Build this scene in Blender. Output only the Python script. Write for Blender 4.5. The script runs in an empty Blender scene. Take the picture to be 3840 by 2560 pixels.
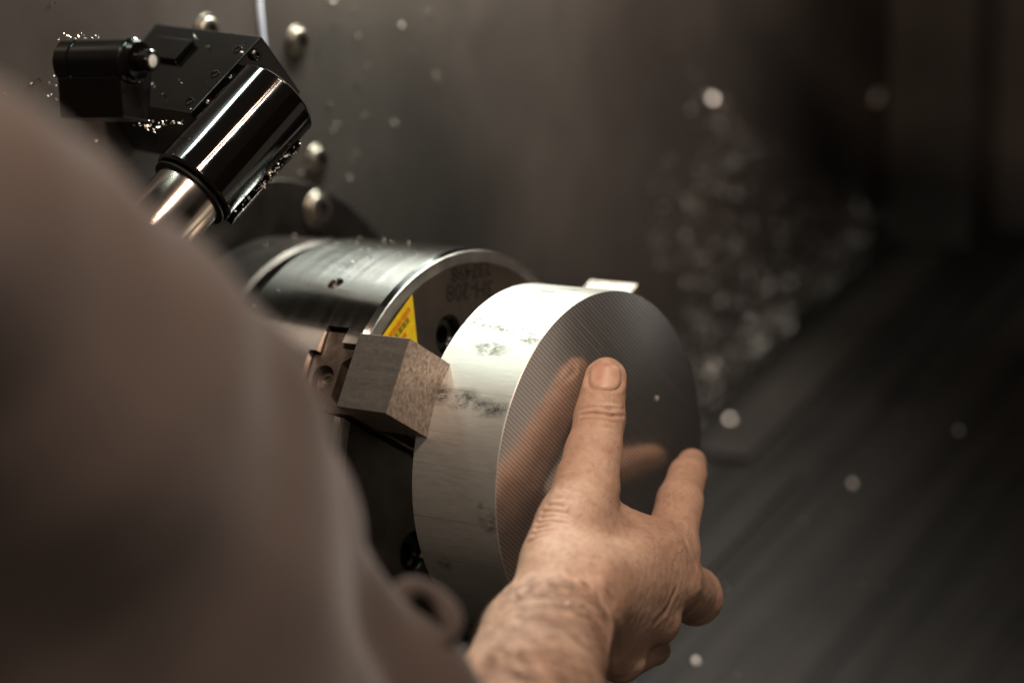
import bpy, bmesh, math, random
import numpy as np
from mathutils import Vector, Matrix

# ------------------------------------------------------------------ basics
# Everything is laid out in "disc radii" (1 u = radius of the clamped aluminium disc)
# with the spindle axis on X and the front face of the disc at x = 0, then scaled to metres.
S = 0.0893
rnd = random.Random(7)
sc = bpy.context.scene
COL = sc.collection

# ------------------------------------------------------------------ camera
POS = np.array([7.4971, -10.8102, 2.6447])
_t = np.array([0.0, -0.8582, 0.8223])
_f = _t - POS; _f /= np.linalg.norm(_f)
_r = np.cross(_f, [0, 0, 1.0]); _r /= np.linalg.norm(_r)
_u = np.cross(_r, _f)
R = np.array([_r, _u, -_f])
FPX = 9000.0; KD = 3840 / 2352
cam_d = bpy.data.cameras.new('camera'); cam = bpy.data.objects.new('camera', cam_d); COL.objects.link(cam)
M = Matrix(((_r[0], _u[0], -_f[0], POS[0]*S), (_r[1], _u[1], -_f[1], POS[1]*S), (_r[2], _u[2], -_f[2], POS[2]*S), (0, 0, 0, 1)))
cam.matrix_world = M
cam_d.sensor_width = 36; cam_d.lens = FPX/3840*36
cam_d.clip_start = 0.02; cam_d.clip_end = 20
cam_d.dof.use_dof = True; cam_d.dof.focus_distance = 12.95*S; cam_d.dof.aperture_fstop = 2.9
sc.camera = cam

# ------------------------------------------------------------------ world, lamps, exposure
w = bpy.data.worlds.new('World'); sc.world = w; w.use_nodes = True
bg = w.node_tree.nodes['Background']
bg.inputs[0].default_value = (1.0, 0.86, 0.76, 1); bg.inputs[1].default_value = 0.075
sc.view_settings.view_transform = 'Standard'; sc.view_settings.look = 'None'
sc.view_settings.exposure = -0.45; sc.view_settings.gamma = 1
sc.cycles.use_denoising = True
sc.cycles.sample_clamp_indirect = 4.0
sc.cycles.sample_clamp_direct = 30.0

def area(name, loc, tgt, sx, sy, power, col, spread=math.pi):
    d = bpy.data.lights.new(name, 'AREA'); d.shape = 'RECTANGLE'
    d.size = sx*S; d.size_y = sy*S; d.energy = power; d.color = col; d.spread = spread
    o = bpy.data.objects.new(name, d); COL.objects.link(o)
    o.location = Vector(loc)*S
    z = (Vector(loc)-Vector(tgt)).normalized()
    x = Vector((0, 1, 0)); x = (x - z*x.dot(z)).normalized(); y = z.cross(x)
    o.matrix_world = Matrix((( x.x, y.x, z.x, loc[0]*S), (x.y, y.y, z.y, loc[1]*S), (x.z, y.z, z.z, loc[2]*S), (0, 0, 0, 1)))
    return o
# machine's own light bar over the chuck (cool, slightly green)
area('machine_and_fill_light', (-1.9, 1.3, 4.7), (-0.7, 0.6, 0), 2.6, 0.6, 4.0, (0.92, 1.0, 0.93), math.radians(140))
area('machine_and_fill_light', (-2.45, -2.1, 4.7), (-1.4, -1.5, 1.5), 0.9, 0.4, 0.3, (0.84, 1.0, 0.92), math.radians(125))
# warm room lamps behind the worker, followed by added fill lights
area('room_and_fill_lamp', (4.9, -5.0, 9.4), (0.3, -0.6, 0), 1.5, 0.4, 9.0, (1.0, 0.83, 0.70))
area('room_and_fill_lamp', (3.6, -5.0, 9.4), (0.3, -0.6, 0), 1.5, 0.25, 2.4, (1.0, 0.62, 0.40))
area('room_and_fill_lamp', (1.0, 7.0, 9.0), (-2.6, 3.6, 3.0), 0.9, 0.9, 1.5, (1.0, 0.88, 0.80), math.radians(50))  # added warm light that puts the glow on the headstock wall
area('machine_and_fill_light', (1.2, 2.0, 5.6), (3.4, 5.4, -0.6), 1.6, 0.4, 2.8, (1.0, 0.98, 0.96), math.radians(75))  # added light for the pale block mirrored in the disc face
area('room_and_fill_lamp', (10.5, -13.5, 8.5), (2.0, -3.5, 0), 4.0, 3.0, 6.0, (1.0, 0.84, 0.72))  # added broad fill from behind the camera, lifts the dark shirt

# ------------------------------------------------------------------ placing helpers
def ray(px, py):
    d = np.array([(px*KD-1920)/FPX, -(py*KD-1280)/FPX, -1.0]) @ R
    return d
def onx(px, py, x):
    d = ray(px, py); return POS + d*(x-POS[0])/d[0]
def atd(px, py, depth):
    return POS + ray(px, py)*depth
def project(P):
    qn = (np.asarray(P)-POS) @ R.T
    return np.stack([(1920+FPX*qn[..., 0]/-qn[..., 2])/KD, (1280-FPX*qn[..., 1]/-qn[..., 2])/KD], -1)

# ------------------------------------------------------------------ object helpers
def tag(o, label=None, cat=None, group=None, kind=None):
    if label: o['label'] = label
    if cat: o['category'] = cat
    if group: o['group'] = group
    if kind: o['kind'] = kind
    return o
def thing(name, loc, label, cat, group=None):
    o = bpy.data.objects.new(name, None); COL.objects.link(o)
    o.location = Vector(loc)*S; o.empty_display_size = 0.01
    o['base'] = [float(v) for v in loc]
    return tag(o, label, cat, group)
def base_of(p):
    b = np.zeros(3)
    while p is not None:
        b = b + np.array(list(p['base'])) if 'base' in p else b
        p = p.parent
    return b
def mk(name, verts, faces, mat, parent=None, smooth=False, angle=None, uv=None):
    b = base_of(parent)
    v = (np.asarray(verts, float)-b)*S
    me = bpy.data.meshes.new(name); me.from_pydata(v.tolist(), [], [list(map(int, f)) for f in faces]); me.validate()
    if smooth:
        me.shade_smooth()
        if angle is not None: me.set_sharp_from_angle(angle=math.radians(angle))
    me.materials.append(mat)
    o = bpy.data.objects.new(name, me); COL.objects.link(o)
    if parent is not None: o.parent = parent
    return o
def bm_obj(name, bm, mat, parent=None, smooth=False, angle=30):
    bm.verts.ensure_lookup_table()
    vs = [tuple(v.co) for v in bm.verts]; bm.verts.index_update()
    fs = [[v.index for v in f.verts] for f in bm.faces]; bm.free()
    return mk(name, vs, fs, mat, parent, smooth, angle)
def frame(ax, up=(0, 0, 1)):
    a = np.asarray(ax, float); a = a/np.linalg.norm(a)
    x = np.cross(up, a)
    if np.linalg.norm(x) < 1e-4: x = np.cross((0, 1, 0), a)
    x /= np.linalg.norm(x); y = np.cross(a, x); return x, y, a
def lathe(prof, origin=(0, 0, 0), axis=(1, 0, 0), n=96, up=(0, 0, 1)):
    """prof: list of (along, radius); closed caps when radius 0"""
    x, y, a = frame(axis, up); o = np.asarray(origin, float)
    V = []; F = []; idx = []
    for (s, r) in prof:
        if r < 1e-6:
            idx.append([len(V)]); V.append(o+a*s)
        else:
            st = len(V); idx.append(list(range(st, st+n)))
            for i in range(n):
                t = 2*math.pi*i/n; V.append(o+a*s+r*(math.cos(t)*x+math.sin(t)*y))
    for A, B in zip(idx[:-1], idx[1:]):
        if len(A) == 1 and len(B) == 1: continue
        for i in range(n):
            j = (i+1) % n
            if len(A) == 1: F.append((A[0], B[j], B[i]))
            elif len(B) == 1: F.append((A[i], A[j], B[0]))
            else: F.append((A[i], A[j], B[j], B[i]))
    return V, F
def prism(poly, o, ex, ey, ez, z0, z1, bevel=0.0):
    """extrude 2-D polygon (in ex,ey) from z0 to z1 along ez; optional bevel -> bmesh"""
    bm = bmesh.new(); o = np.asarray(o, float)
    lo = [bm.verts.new(tuple(o+ex*p[0]+ey*p[1]+ez*z0)) for p in poly]
    hi = [bm.verts.new(tuple(o+ex*p[0]+ey*p[1]+ez*z1)) for p in poly]
    n = len(poly)
    bm.faces.new(lo[::-1]); bm.faces.new(hi)
    for i in range(n): bm.faces.new((lo[i], lo[(i+1) % n], hi[(i+1) % n], hi[i]))
    bmesh.ops.recalc_face_normals(bm, faces=bm.faces)
    if bevel > 0:
        bmesh.ops.bevel(bm, geom=list(bm.edges), offset=bevel, segments=2, profile=0.6, affect='EDGES')
    return bm
def boolean(o, cutters):
    for c in cutters:
        m = o.modifiers.new('b', 'BOOLEAN'); m.operation = 'DIFFERENCE'; m.solver = 'EXACT'; m.object = c
    bpy.context.view_layer.update()
    dg = bpy.context.evaluated_depsgraph_get()
    me = bpy.data.meshes.new_from_object(o.evaluated_get(dg))
    o.modifiers.clear(); o.data = me
    for c in cutters: bpy.data.objects.remove(c)
    me.shade_smooth(); me.set_sharp_from_angle(angle=math.radians(28))

# ------------------------------------------------------------------ materials
def rgb(h):
    h = h.lstrip('#'); c = [int(h[i:i+2], 16)/255 for i in (0, 2, 4)]
    return tuple(((x+0.055)/1.055)**2.4 if x > 0.04045 else x/12.92 for x in c)+(1,)
class Mat:
    def __init__(s, name, base, rough=0.5, metal=0.0, **kw):
        s.m = bpy.data.materials.new(name); s.m.use_nodes = True
        s.t = s.m.node_tree; s.n = s.t.nodes; s.p = s.n['Principled BSDF']
        s.p.inputs['Base Color'].default_value = base
        s.p.inputs['Roughness'].default_value = rough; s.p.inputs['Metallic'].default_value = metal
        for k, v in kw.items(): s.p.inputs[k.replace('_', ' ')].default_value = v
        s.co = s.n.new('ShaderNodeTexCoord').outputs['Object']
    def lk(s, a, b): s.t.links.new(a, b)
    def map(s, scale=(1, 1, 1), rot=(0, 0, 0), loc=(0, 0, 0)):
        m = s.n.new('ShaderNodeMapping'); s.lk(s.co, m.inputs[0])
        m.inputs['Scale'].default_value = scale; m.inputs['Rotation'].default_value = rot; m.inputs['Location'].default_value = loc
        return m.outputs[0]
    def map2(s, ang, scale):
        a = s.map((1, 1, 1), (ang, 0, 0)); m = s.n.new('ShaderNodeMapping'); s.lk(a, m.inputs[0])
        m.inputs['Scale'].default_value = scale; return m.outputs[0]
    def noise(s, vec, scale, detail=4, rough=0.55, dist=0.0):
        x = s.n.new('ShaderNodeTexNoise'); s.lk(vec, x.inputs['Vector'])
        x.inputs['Scale'].default_value = scale; x.inputs['Detail'].default_value = detail
        x.inputs['Roughness'].default_value = rough; x.inputs['Distortion'].default_value = dist
        return x.outputs['Fac']
    def ramp(s, fac, stops):
        r = s.n.new('ShaderNodeValToRGB'); s.lk(fac, r.inputs[0]); e = r.color_ramp.elements
        while len(e) < len(stops): e.new(0.5)
        for i, (p, c) in enumerate(stops):
            e[i].position = p; e[i].color = c if len(c) == 4 else (*c, 1)
        return r.outputs[0]
    def rng(s, fac, a, b, c, d):
        r = s.n.new('ShaderNodeMapRange'); s.lk(fac, r.inputs[0])
        for i, v in enumerate((a, b, c, d)): r.inputs[1+i].default_value = v
        return r.outputs[0]
    def mix(s, fac, a, b, mode='MIX'):
        x = s.n.new('ShaderNodeMix'); x.data_type = 'RGBA'; x.blend_type = mode
        if isinstance(fac, float): x.inputs[0].default_value = fac
        else: s.lk(fac, x.inputs[0])
        for i, v in ((6, a), (7, b)):
            if isinstance(v, tuple): x.inputs[i].default_value = v
            else: s.lk(v, x.inputs[i])
        return x.outputs[2]
    def math(s, op, a, b=None):
        x = s.n.new('ShaderNodeMath'); x.operation = op
        for i, v in ((0, a), (1, b)):
            if v is None: continue
            if isinstance(v, (int, float)): x.inputs[i].default_value = v
            else: s.lk(v, x.inputs[i])
        return x.outputs[0]
    def bump(s, h, strength=0.3, dist=0.0005, prev=None):
        b = s.n.new('ShaderNodeBump'); s.lk(h, b.inputs['Height'])
        b.inputs['Strength'].default_value = strength; b.inputs['Distance'].default_value = dist
        if prev: s.lk(prev, b.inputs['Normal'])
        s.lk(b.outputs[0], s.p.inputs['Normal']); return b.outputs[0]
    def col(s, c): s.lk(c, s.p.inputs['Base Color'])
    def rgh(s, c): s.lk(c, s.p.inputs['Roughness'])
    def tangent(s, axis='X'):
        t = s.n.new('ShaderNodeTangent'); t.direction_type = 'RADIAL'; t.axis = axis
        s.lk(t.outputs[0], s.p.inputs['Tangent'])

MT = {}
# painted sheet metal of the machine's cabin
m = Mat('cabin_paint', rgb('#3a342f'), 0.42, 0.0, Specular_IOR_Level=0.5)
n1 = m.noise(m.map(), 9, 5, 0.6); n2 = m.noise(m.map((1, 1, 0.5)), 25, 4, 0.6)
m.col(m.mix(m.rng(n2, 0.45, 0.75, 0, 0.5), m.ramp(n1, [(0.3, rgb('#352f2b')), (0.7, rgb('#3f3832'))]), rgb('#2e2925')))
m.rgh(m.rng(n1, 0.3, 0.7, 0.34, 0.5)); MT['wall'] = m.m
m = Mat('dark_sheet', rgb('#322d29'), 0.45); n1 = m.noise(m.map(), 14, 4)
m.col(m.ramp(n1, [(0.3, rgb('#2c2723')), (0.7, rgb('#3a342f'))])); MT['dark'] = m.m
m = Mat('guide_cover', rgb('#2f2b28'), 0.33, 0.3, Specular_IOR_Level=0.35); n1 = m.noise(m.map((1, 1, 1)), 18, 5)
n2 = m.noise(m.map((22, 0.6, 0.6)), 3.0, 3, 0.6); m.col(m.mix(m.rng(n2, 0.4, 0.6, 0, 1), m.ramp(n1, [(0.3, rgb('#1c1917')), (0.7, rgb('#24211f'))]), rgb('#312d2a'))); m.rgh(m.rng(n1, 0.3, 0.7, 0.42, 0.6)); MT['slope'] = m.m
# ground steel of the chuck body (turned finish, grooves run round the axis)
m = Mat('ground_steel', rgb('#b9b6ae'), 0.22, 1.0, Anisotropic=0.95, Anisotropic_Rotation=0.25); m.tangent('X')
n1 = m.noise(m.map((260, 6, 6)), 1.0, 4, 0.7); n2 = m.noise(m.map(), 55, 6, 0.7); n3 = m.noise(m.map((1, 1, 1)), 12, 4)
m.col(m.mix(m.rng(n2, 0.55, 0.8, 0, 0.35), m.ramp(n3, [(0.3, rgb('#c6c4be')), (0.7, rgb('#d8d7d2'))]), rgb('#8d877f')))
m.rgh(m.math('ADD', m.rng(n1, 0.3, 0.7, 0.12, 0.18), m.rng(n2, 0.5, 0.8, 0, 0.04)))
m.bump(n1, 0.06, 0.0002); MT['steel'] = m.m
m = Mat('chuck_face_steel', rgb('#5b5650'), 0.42, 0.9)
n1 = m.noise(m.map(), 40, 6, 0.65); n2 = m.noise(m.map((1, 1, 1)), 500, 2)
m.col(m.ramp(n1, [(0.3, rgb('#4c433d')), (0.75, rgb('#6a5e56'))])); m.rgh(m.rng(n1, 0.3, 0.7, 0.36, 0.52)); m.bump(n2, 0.1, 0.0001); MT['face'] = m.m
m = Mat('steel_rim', rgb('#cfc8c0'), 0.3, 1.0)
n1 = m.noise(m.map(), 70, 3, 0.6); m.col(m.ramp(n1, [(0.35, rgb('#98918b')), (0.65, rgb('#b5aea7'))])); m.rgh(m.rng(n1, 0.3, 0.7, 0.36, 0.46)); MT['rim'] = m.m
m = Mat('dark_steel', rgb('#3a3531'), 0.4, 0.9); n1 = m.noise(m.map(), 60, 4); m.col(m.ramp(n1, [(0.3, rgb('#2e2926')), (0.7, rgb('#4a433e'))])); MT['dsteel'] = m.m
m = Mat('jaw_guide_steel', rgb('#7d6c61'), 0.38, 0.9); n1 = m.noise(m.map(), 90, 5, 0.7); m.col(m.ramp(n1, [(0.3, rgb('#5f5048')), (0.7, rgb('#9a877a'))])); MT['jawbase'] = m.m
# soft jaws: milled steel
m = Mat('milled_jaw', rgb('#9b8f86'), 0.45, 0.85)
rot = (0, 0, 0)
n1 = m.noise(m.map((1, 6, 6)), 60, 6, 0.75); n2 = m.noise(m.map(), 420, 5, 0.75); n3 = m.noise(m.map((3, 1, 1), (0.9, 0, 0)), 150, 4, 0.7)
c = m.mix(m.rng(n2, 0.42, 0.7, 0, 1), m.ramp(n1, [(0.3, rgb('#8c8078')), (0.7, rgb('#b0a399'))]), rgb('#756a62'))
c = m.mix(m.rng(n3, 0.6, 0.78, 0, 0.75), c, rgb('#4f463f'))
m.col(c); m.rgh(m.rng(n2, 0.3, 0.7, 0.38, 0.6)); m.bump(n2, 0.35, 0.00025); MT['jaw'] = m.m
m = Mat('shaded_sawn_jaw_side', rgb('#5a514a'), 0.6, 0.7)  # sawn outward face, its darker colours paint in the shade there
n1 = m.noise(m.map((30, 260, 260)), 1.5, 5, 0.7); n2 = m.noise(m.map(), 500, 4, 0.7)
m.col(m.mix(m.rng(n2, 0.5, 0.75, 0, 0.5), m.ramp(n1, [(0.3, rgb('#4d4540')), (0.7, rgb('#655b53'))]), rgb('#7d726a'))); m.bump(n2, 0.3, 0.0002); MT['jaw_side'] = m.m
m = Mat('black_hole', rgb('#151210'), 0.5, 0.6); MT['black'] = m.m
m = Mat('bright_thread', rgb('#5a554f'), 0.3, 1.0); MT['thread'] = m.m
# raw rolled aluminium on the rim of the disc
m = Mat('rolled_aluminium', rgb('#d8d6cc'), 0.5, 0.85, Anisotropic=0.3, Anisotropic_Rotation=0.25); m.tangent('X')
fine = m.noise(m.map((8, 60, 60)), 12, 6, 0.7)
blot = m.noise(m.map((0.8, 1, 1.6), (0.1, 0, 0)), 26, 4, 0.6)
hatch = m.noise(m.map((30, 260, 90), (0.5, 0.4, 0)), 5.5, 3, 0.7)
def rim_pt(px, py):
    d = ray(px, py); a_ = d[1]**2+d[2]**2; b_ = POS[1]*d[1]+POS[2]*d[2]; c_ = POS[1]**2+POS[2]**2-1
    return POS+d*(-b_-math.sqrt(b_*b_-a_*c_))/a_
SM = [(1115, 738, 0.17, 0.08), (1175, 752, 0.17, 0.06), (1150, 722, 0.14, 0.06), (1180, 716, 0.12, 0.035), (1245, 668, 0.10, 0.03), (1300, 664, 0.08, 0.025), (1215, 775, 0.10, 0.05), (1065, 918, 0.09, 0.055), (1120, 936, 0.14, 0.045), (1010, 905, 0.08, 0.05), (1120, 1195, 0.05, 0.06), (1105, 1180, 0.03, 0.05), (1020, 1290, 0.04, 0.05), (1125, 800, 0.1, 0.05)]
tot = None
for px, py, sx_, sr_ in SM:
    Pm = rim_pt(px, py); mp = m.n.new('ShaderNodeVectorMath'); mp.operation = 'SUBTRACT'; m.lk(m.co, mp.inputs[0]); mp.inputs[1].default_value = tuple(Pm*S)
    ms = m.n.new('ShaderNodeVectorMath'); ms.operation = 'MULTIPLY'; m.lk(mp.outputs[0], ms.inputs[0]); ms.inputs[1].default_value = (1/(sx_*S), 1/(sr_*S), 1/(sr_*S))
    ln = m.n.new('ShaderNodeVectorMath'); ln.operation = 'LENGTH'; m.lk(ms.outputs[0], ln.inputs[0])
    g = m.rng(ln.outputs['Value'], 1.5, 0.5, 0.0, 1.0); tot = g if tot is None else m.math('MAXIMUM', tot, g)
hn = m.noise(m.map((170, 900, 900), (0.0, 0.0, 0.5)), 3.2, 4, 0.8)
tot = m.math('MULTIPLY', tot, m.rng(m.noise(m.map((0.7, 1.2, 1.2)), 90, 4, 0.65), 0.42, 0.56, 0.1, 1))
tot = m.math('MULTIPLY', tot, m.rng(hn, 0.36, 0.52, 0, 1)); bl2 = m.math('MULTIPLY', m.rng(blot, 0.60, 0.7, 0, 0.4), m.rng(hatch, 0.5, 0.62, 0, 1))
msk = m.math('MAXIMUM', tot, bl2)
line = m.noise(m.map((3, 900, 900)), 1.0, 2, 0.5)
c = m.ramp(fine, [(0.3, rgb('#bdbab0')), (0.7, rgb('#ccc9c1'))])
c = m.mix(m.rng(line, 0.62, 0.7, 0, 0.35), c, rgb('#8f8b80'))
c = m.mix(m.math('MULTIPLY', msk, 0.92), c, rgb('#2b2923')); m.col(c)
m.rgh(m.rng(fine, 0.3, 0.7, 0.48, 0.54)); m.bump(fine, 0.07, 0.0003); MT['alu_rim'] = m.m
# fly-cut front face: parallel tool lines across the disc
m = Mat('milled_aluminium', rgb('#b0aeac'), 0.2, 0.93)
ang = math.radians(37)   # direction of the tool lines in the face plane
v = m.map((1, 1, 1), (ang, 0, 0))
wv = m.n.new('ShaderNodeTexWave'); m.lk(v, wv.inputs['Vector']); wv.wave_type = 'BANDS'; wv.bands_direction = 'Z'
wv.inputs['Scale'].default_value = 160; wv.inputs['Distortion'].default_value = 0.5; wv.inputs['Detail'].default_value = 2; wv.inputs['Detail Scale'].default_value = 3
n1 = m.noise(m.map2(ang, (1, 6, 330)), 2.0, 5, 0.7); n2 = m.noise(m.map(), 30, 4)
n4 = m.noise(m.map(), 16, 4); wf = m.math('MULTIPLY', m.rng(n4, 0.35, 0.65, 0.2, 1.0), 0.17)
c = m.mix(wf, m.ramp(wv.outputs['Fac'], [(0.25, rgb('#b4b1ae')), (0.75, rgb('#dedcda'))]), m.ramp(n1, [(0.3, rgb('#bab7b4')), (0.7, rgb('#d8d6d4'))]))
m.col(c); m.rgh(m.rng(n1, 0.3, 0.7, 0.19, 0.27))
b = m.bump(n1, 0.08, 0.0002); m.bump(wv.outputs['Fac'], 0.04, 0.0001, b); MT['alu_face'] = m.m
# black oxide tool holder (oiled)
m = Mat('black_oxide', rgb('#060504'), 0.14, 0.0, Specular_IOR_Level=0.42); n1 = m.noise(m.map(), 80, 4)
m.rgh(m.rng(n1, 0.35, 0.7, 0.08, 0.2)); MT['oxide'] = m.m
m = Mat('ribbed_black_oxide', rgb('#090706'), 0.12, 0.1, Specular_IOR_Level=0.6); n1 = m.noise(m.map(), 80, 4); m.rgh(m.rng(n1, 0.35, 0.7, 0.05, 0.10)); MT['oxide_r'] = m.m
m = Mat('polished_steel', rgb('#b8aea4'), 0.16, 1.0, Anisotropic=0.3); n1 = m.noise(m.map((1, 1, 1)), 50, 4); m.rgh(m.rng(n1, 0.3, 0.7, 0.13, 0.24)); MT['chrome'] = m.m
m = Mat('zinc_bolt', rgb('#857c71'), 0.36, 1.0); MT['bolt'] = m.m
m = Mat('white_plastic', rgb('#c9d2cc'), 0.4); MT['white'] = m.m
m = Mat('aluminium_chip', rgb('#ece4da'), 0.34, 0.7); MT['chip'] = m.m
m = Mat('dull_chip', rgb('#a0958b'), 0.45, 0.75); MT['chip2'] = m.m
m = Mat('yellow_label', rgb('#e8c808'), 0.45); n1 = m.noise(m.map(), 200, 3); m.col(m.ramp(n1, [(0.3, rgb('#dcba04')), (0.7, rgb('#f0d312'))])); MT['yellow'] = m.m
m = Mat('orange_print', rgb('#d8700c'), 0.5); MT['orange'] = m.m
m = Mat('green_black_print', rgb('#2c3a10'), 0.5); MT['ink'] = m.m
m = Mat('red_print', rgb('#d02c08'), 0.5); MT['red'] = m.m
m = Mat('stamp_ink', rgb('#332d28'), 0.5, 0.7); MT['stamp'] = m.m
m = Mat('coolant', rgb('#b9bcc8'), 0.15, 0.0, Transmission_Weight=0.2); MT['cool'] = m.m
# shirt
m = Mat('taupe_cotton', rgb('#443730'), 0.9, 0.0, Sheen_Weight=0.15, Sheen_Roughness=0.5)
n1 = m.noise(m.map(), 6, 4); n2 = m.noise(m.map(), 900, 2)
m.col(m.ramp(n1, [(0.3, rgb('#3f332d')), (0.7, rgb('#4b3e37'))])); m.bump(n2, 0.3, 0.0004); MT['cloth'] = m.m
# skin
m = Mat('skin', rgb('#c08a66'), 0.46, 0.0, Specular_IOR_Level=0.38)
m.p.subsurface_method = 'RANDOM_WALK'
m.p.inputs['Subsurface Weight'].default_value = 0.2; m.p.inputs['Subsurface Scale'].default_value = 0.0022
m.p.inputs['Subsurface Radius'].default_value = (1.0, 0.4, 0.2)
n1 = m.noise(m.map(), 45, 5, 0.6); n2 = m.noise(m.map(), 260, 4, 0.65); n3 = m.noise(m.map((1, 1, 0.35), (0.3, 0.5, 0)), 420, 5, 0.7)
vo = m.n.new('ShaderNodeTexVoronoi'); m.lk(m.map((1, 1, 0.6), (0.4, 0.6, 0.2)), vo.inputs['Vector']); vo.inputs['Scale'].default_value = 850; vo.feature = 'DISTANCE_TO_EDGE'
c = m.mix(m.rng(n1, 0.35, 0.65, 0, 1), rgb('#b59079'), rgb('#c4a28c'))
c = m.mix(m.rng(n2, 0.45, 0.75, 0, 0.55), c, rgb('#9c735b')); m.col(c)
m.rgh(m.rng(n2, 0.3, 0.7, 0.5, 0.62))
b = m.bump(m.rng(vo.outputs['Distance'], 0, 0.2, 0, 1), 0.35, 0.0003); m.bump(n3, 0.5, 0.0005, b); MT['skin'] = m.m
m = Mat('fingernail', rgb('#b98a74'), 0.42, 0.0, Specular_IOR_Level=0.5); m.p.inputs['Subsurface Weight'].default_value = 0.2; m.p.inputs['Subsurface Scale'].default_value = 0.0015
n1 = m.noise(m.map((30, 30, 3)), 14, 3); n2 = m.noise(m.map(), 90, 3)
m.col(m.mix(m.rng(n2, 0.4, 0.7, 0, 1), rgb('#b98a72'), rgb('#cba892'))); m.bump(n1, 0.1, 0.0002); MT['nail'] = m.m
m = Mat('arm_hair', rgb('#4a3222'), 0.6); MT['hair'] = m.m

# ------------------------------------------------------------------ chuck
RC, XC, XD = 1.1763, -0.9658, -1.9324
TH = [2.6554, 2.6554+2*math.pi/3, 2.6554-2*math.pi/3]
JW, JR0, JR1, JX1, JX0 = 0.2116, 0.9788, 1.3656, -0.4887, -0.8356
EX = np.array([1.0, 0, 0])
def pol(th): return np.array([0, math.cos(th), math.sin(th)]), np.array([0, -math.sin(th), math.cos(th)])

chuck = thing('lathe_chuck', (XD, 0, 0), 'large ground steel three-jaw chuck stamped 3H-208 gripping the aluminium disc', 'chuck')
V, F = lathe([(XD, 0), (XD, RC-0.02), (XD+0.02, RC), (XC-0.045, RC), (XC-0.004, RC-0.028), (XC-0.004, 0)], n=256)
body = mk('chuck_body', V, F, MT['steel'], chuck, True, 25)
cut = []
PLUS = [(-0.36, -0.145), (-0.31, -0.145), (-0.31, -0.305), (-0.155, -0.305), (-0.155, -0.21), (0.08, -0.21), (0.08, 0.21), (-0.155, 0.21), (-0.155, 0.305), (-0.31, 0.305), (-0.31, 0.145), (-0.36, 0.145)]
for th in TH:
    er, et = pol(th)
    bm = prism(PLUS, EX*XC, EX, et, er, 0.3, 1.5); cut.append(bm_obj('cutter', bm, MT['black']))
for az in (121.6, 241.6, 1.6):
    er, et = pol(math.radians(az))
    V, F = lathe([(0.9, 0), (0.9, 0.048), (1.4, 0.048), (1.4, 0)], EX*-1.434, er, 40); cut.append(mk('cutter', V, F, MT['black']))
hz = []
for th in TH:
    a = th-math.radians(47.5); P = np.array([0, 0.72*math.cos(a), 0.72*math.sin(a)]); hz.append(P)
    V, F = lathe([(XC-0.2, 0), (XC-0.2, 0.118), (XC+0.1, 0.118), (XC+0.1, 0)], P, EX, 48); cut.append(mk('cutter', V, F, MT['black']))
V, F = lathe([(XC-0.6, 0), (XC-0.6, 0.3), (XC+0.1, 0.3), (XC+0.1, 0)], (0, 0, 0), EX, 64); cut.append(mk('cutter', V, F, MT['black']))
boolean(body, cut)
V, F = lathe([(XC-0.01, 1.09), (XC-0.01, 1.162), (XC+0.002, 1.160), (XC+0.006, 1.150), (XC+0.006, 1.094), (XC-0.003, 1.09)], n=256)
# bright rim cut through by the jaw slots
rim = mk('bright_rim', V, F, MT['rim'], chuck, True, 30)
cc = []
for th in TH:
    er, et = pol(th); cc.append(bm_obj('cutter', prism([(-0.3, -0.21), (0.3, -0.21), (0.3, 0.21), (-0.3, 0.21)], EX*XC, EX, et, er, 0.3, 1.5), MT['black']))
boolean(rim, cc)
V, F = lathe([(XC-0.003, 0.31), (XC+0.0015, 0.312), (XC+0.0015, 1.088), (XC-0.003, 1.09)], n=200)
fp = mk('face_plate', V, F, MT['face'], chuck, True, 30)
cc = []
for th in TH:
    er, et = pol(th); cc.append(bm_obj('cutter', prism([(-0.3, -0.21), (0.3, -0.21), (0.3, 0.21), (-0.3, 0.21)], EX*XC, EX, et, er, 0.2, 1.5), MT['black']))
for P in hz:
    V, F = lathe([(XC-0.2, 0), (XC-0.2, 0.118), (XC+0.1, 0.118), (XC+0.1, 0)], P, EX, 48); cc.append(mk('cutter', V, F, MT['black']))
boolean(fp, cc)
for P in hz:    # black socket screws sunk in the counterbores
    V, F = lathe([(XC-0.19, 0.1), (XC-0.06, 0.1), (XC-0.045, 0.088), (XC-0.045, 0.052), (XC-0.12, 0.05), (XC-0.12, 0)], P, EX, 6*8)
    mk('socket_screw', V, F, MT['oxide'], chuck, True, 30)
for az in (121.6, 241.6, 1.6):   # tapped side holes: visible thread rings
    er, et = pol(math.radians(az)); pr = [(0.95, 0)]
    for i in range(14):
        s = 0.96+i*0.0145; pr += [(s, 0.047), (s+0.007, 0.041)]
    V, F = lathe(pr, EX*-1.434, er, 40); mk('tapped_hole', V, F, MT['thread'], chuck, True, 50)
# dark gap and adapter ring behind the chuck body
V, F = lathe([(XD-0.14, 0.4), (XD-0.14, RC-0.10), (XD-0.0, RC-0.10), (XD+0.001, 0.4)], n=160); mk('recess_collar', V, F, MT['black'], chuck, True, 30)
V, F = lathe([(-2.5, 0.3), (-2.5, 1.15), (XD-0.16, 1.155), (XD-0.13, 1.13), (XD-0.13, 0.3)], n=200); mk('adapter_ring', V, F, MT['dsteel'], chuck, True, 30)

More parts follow.
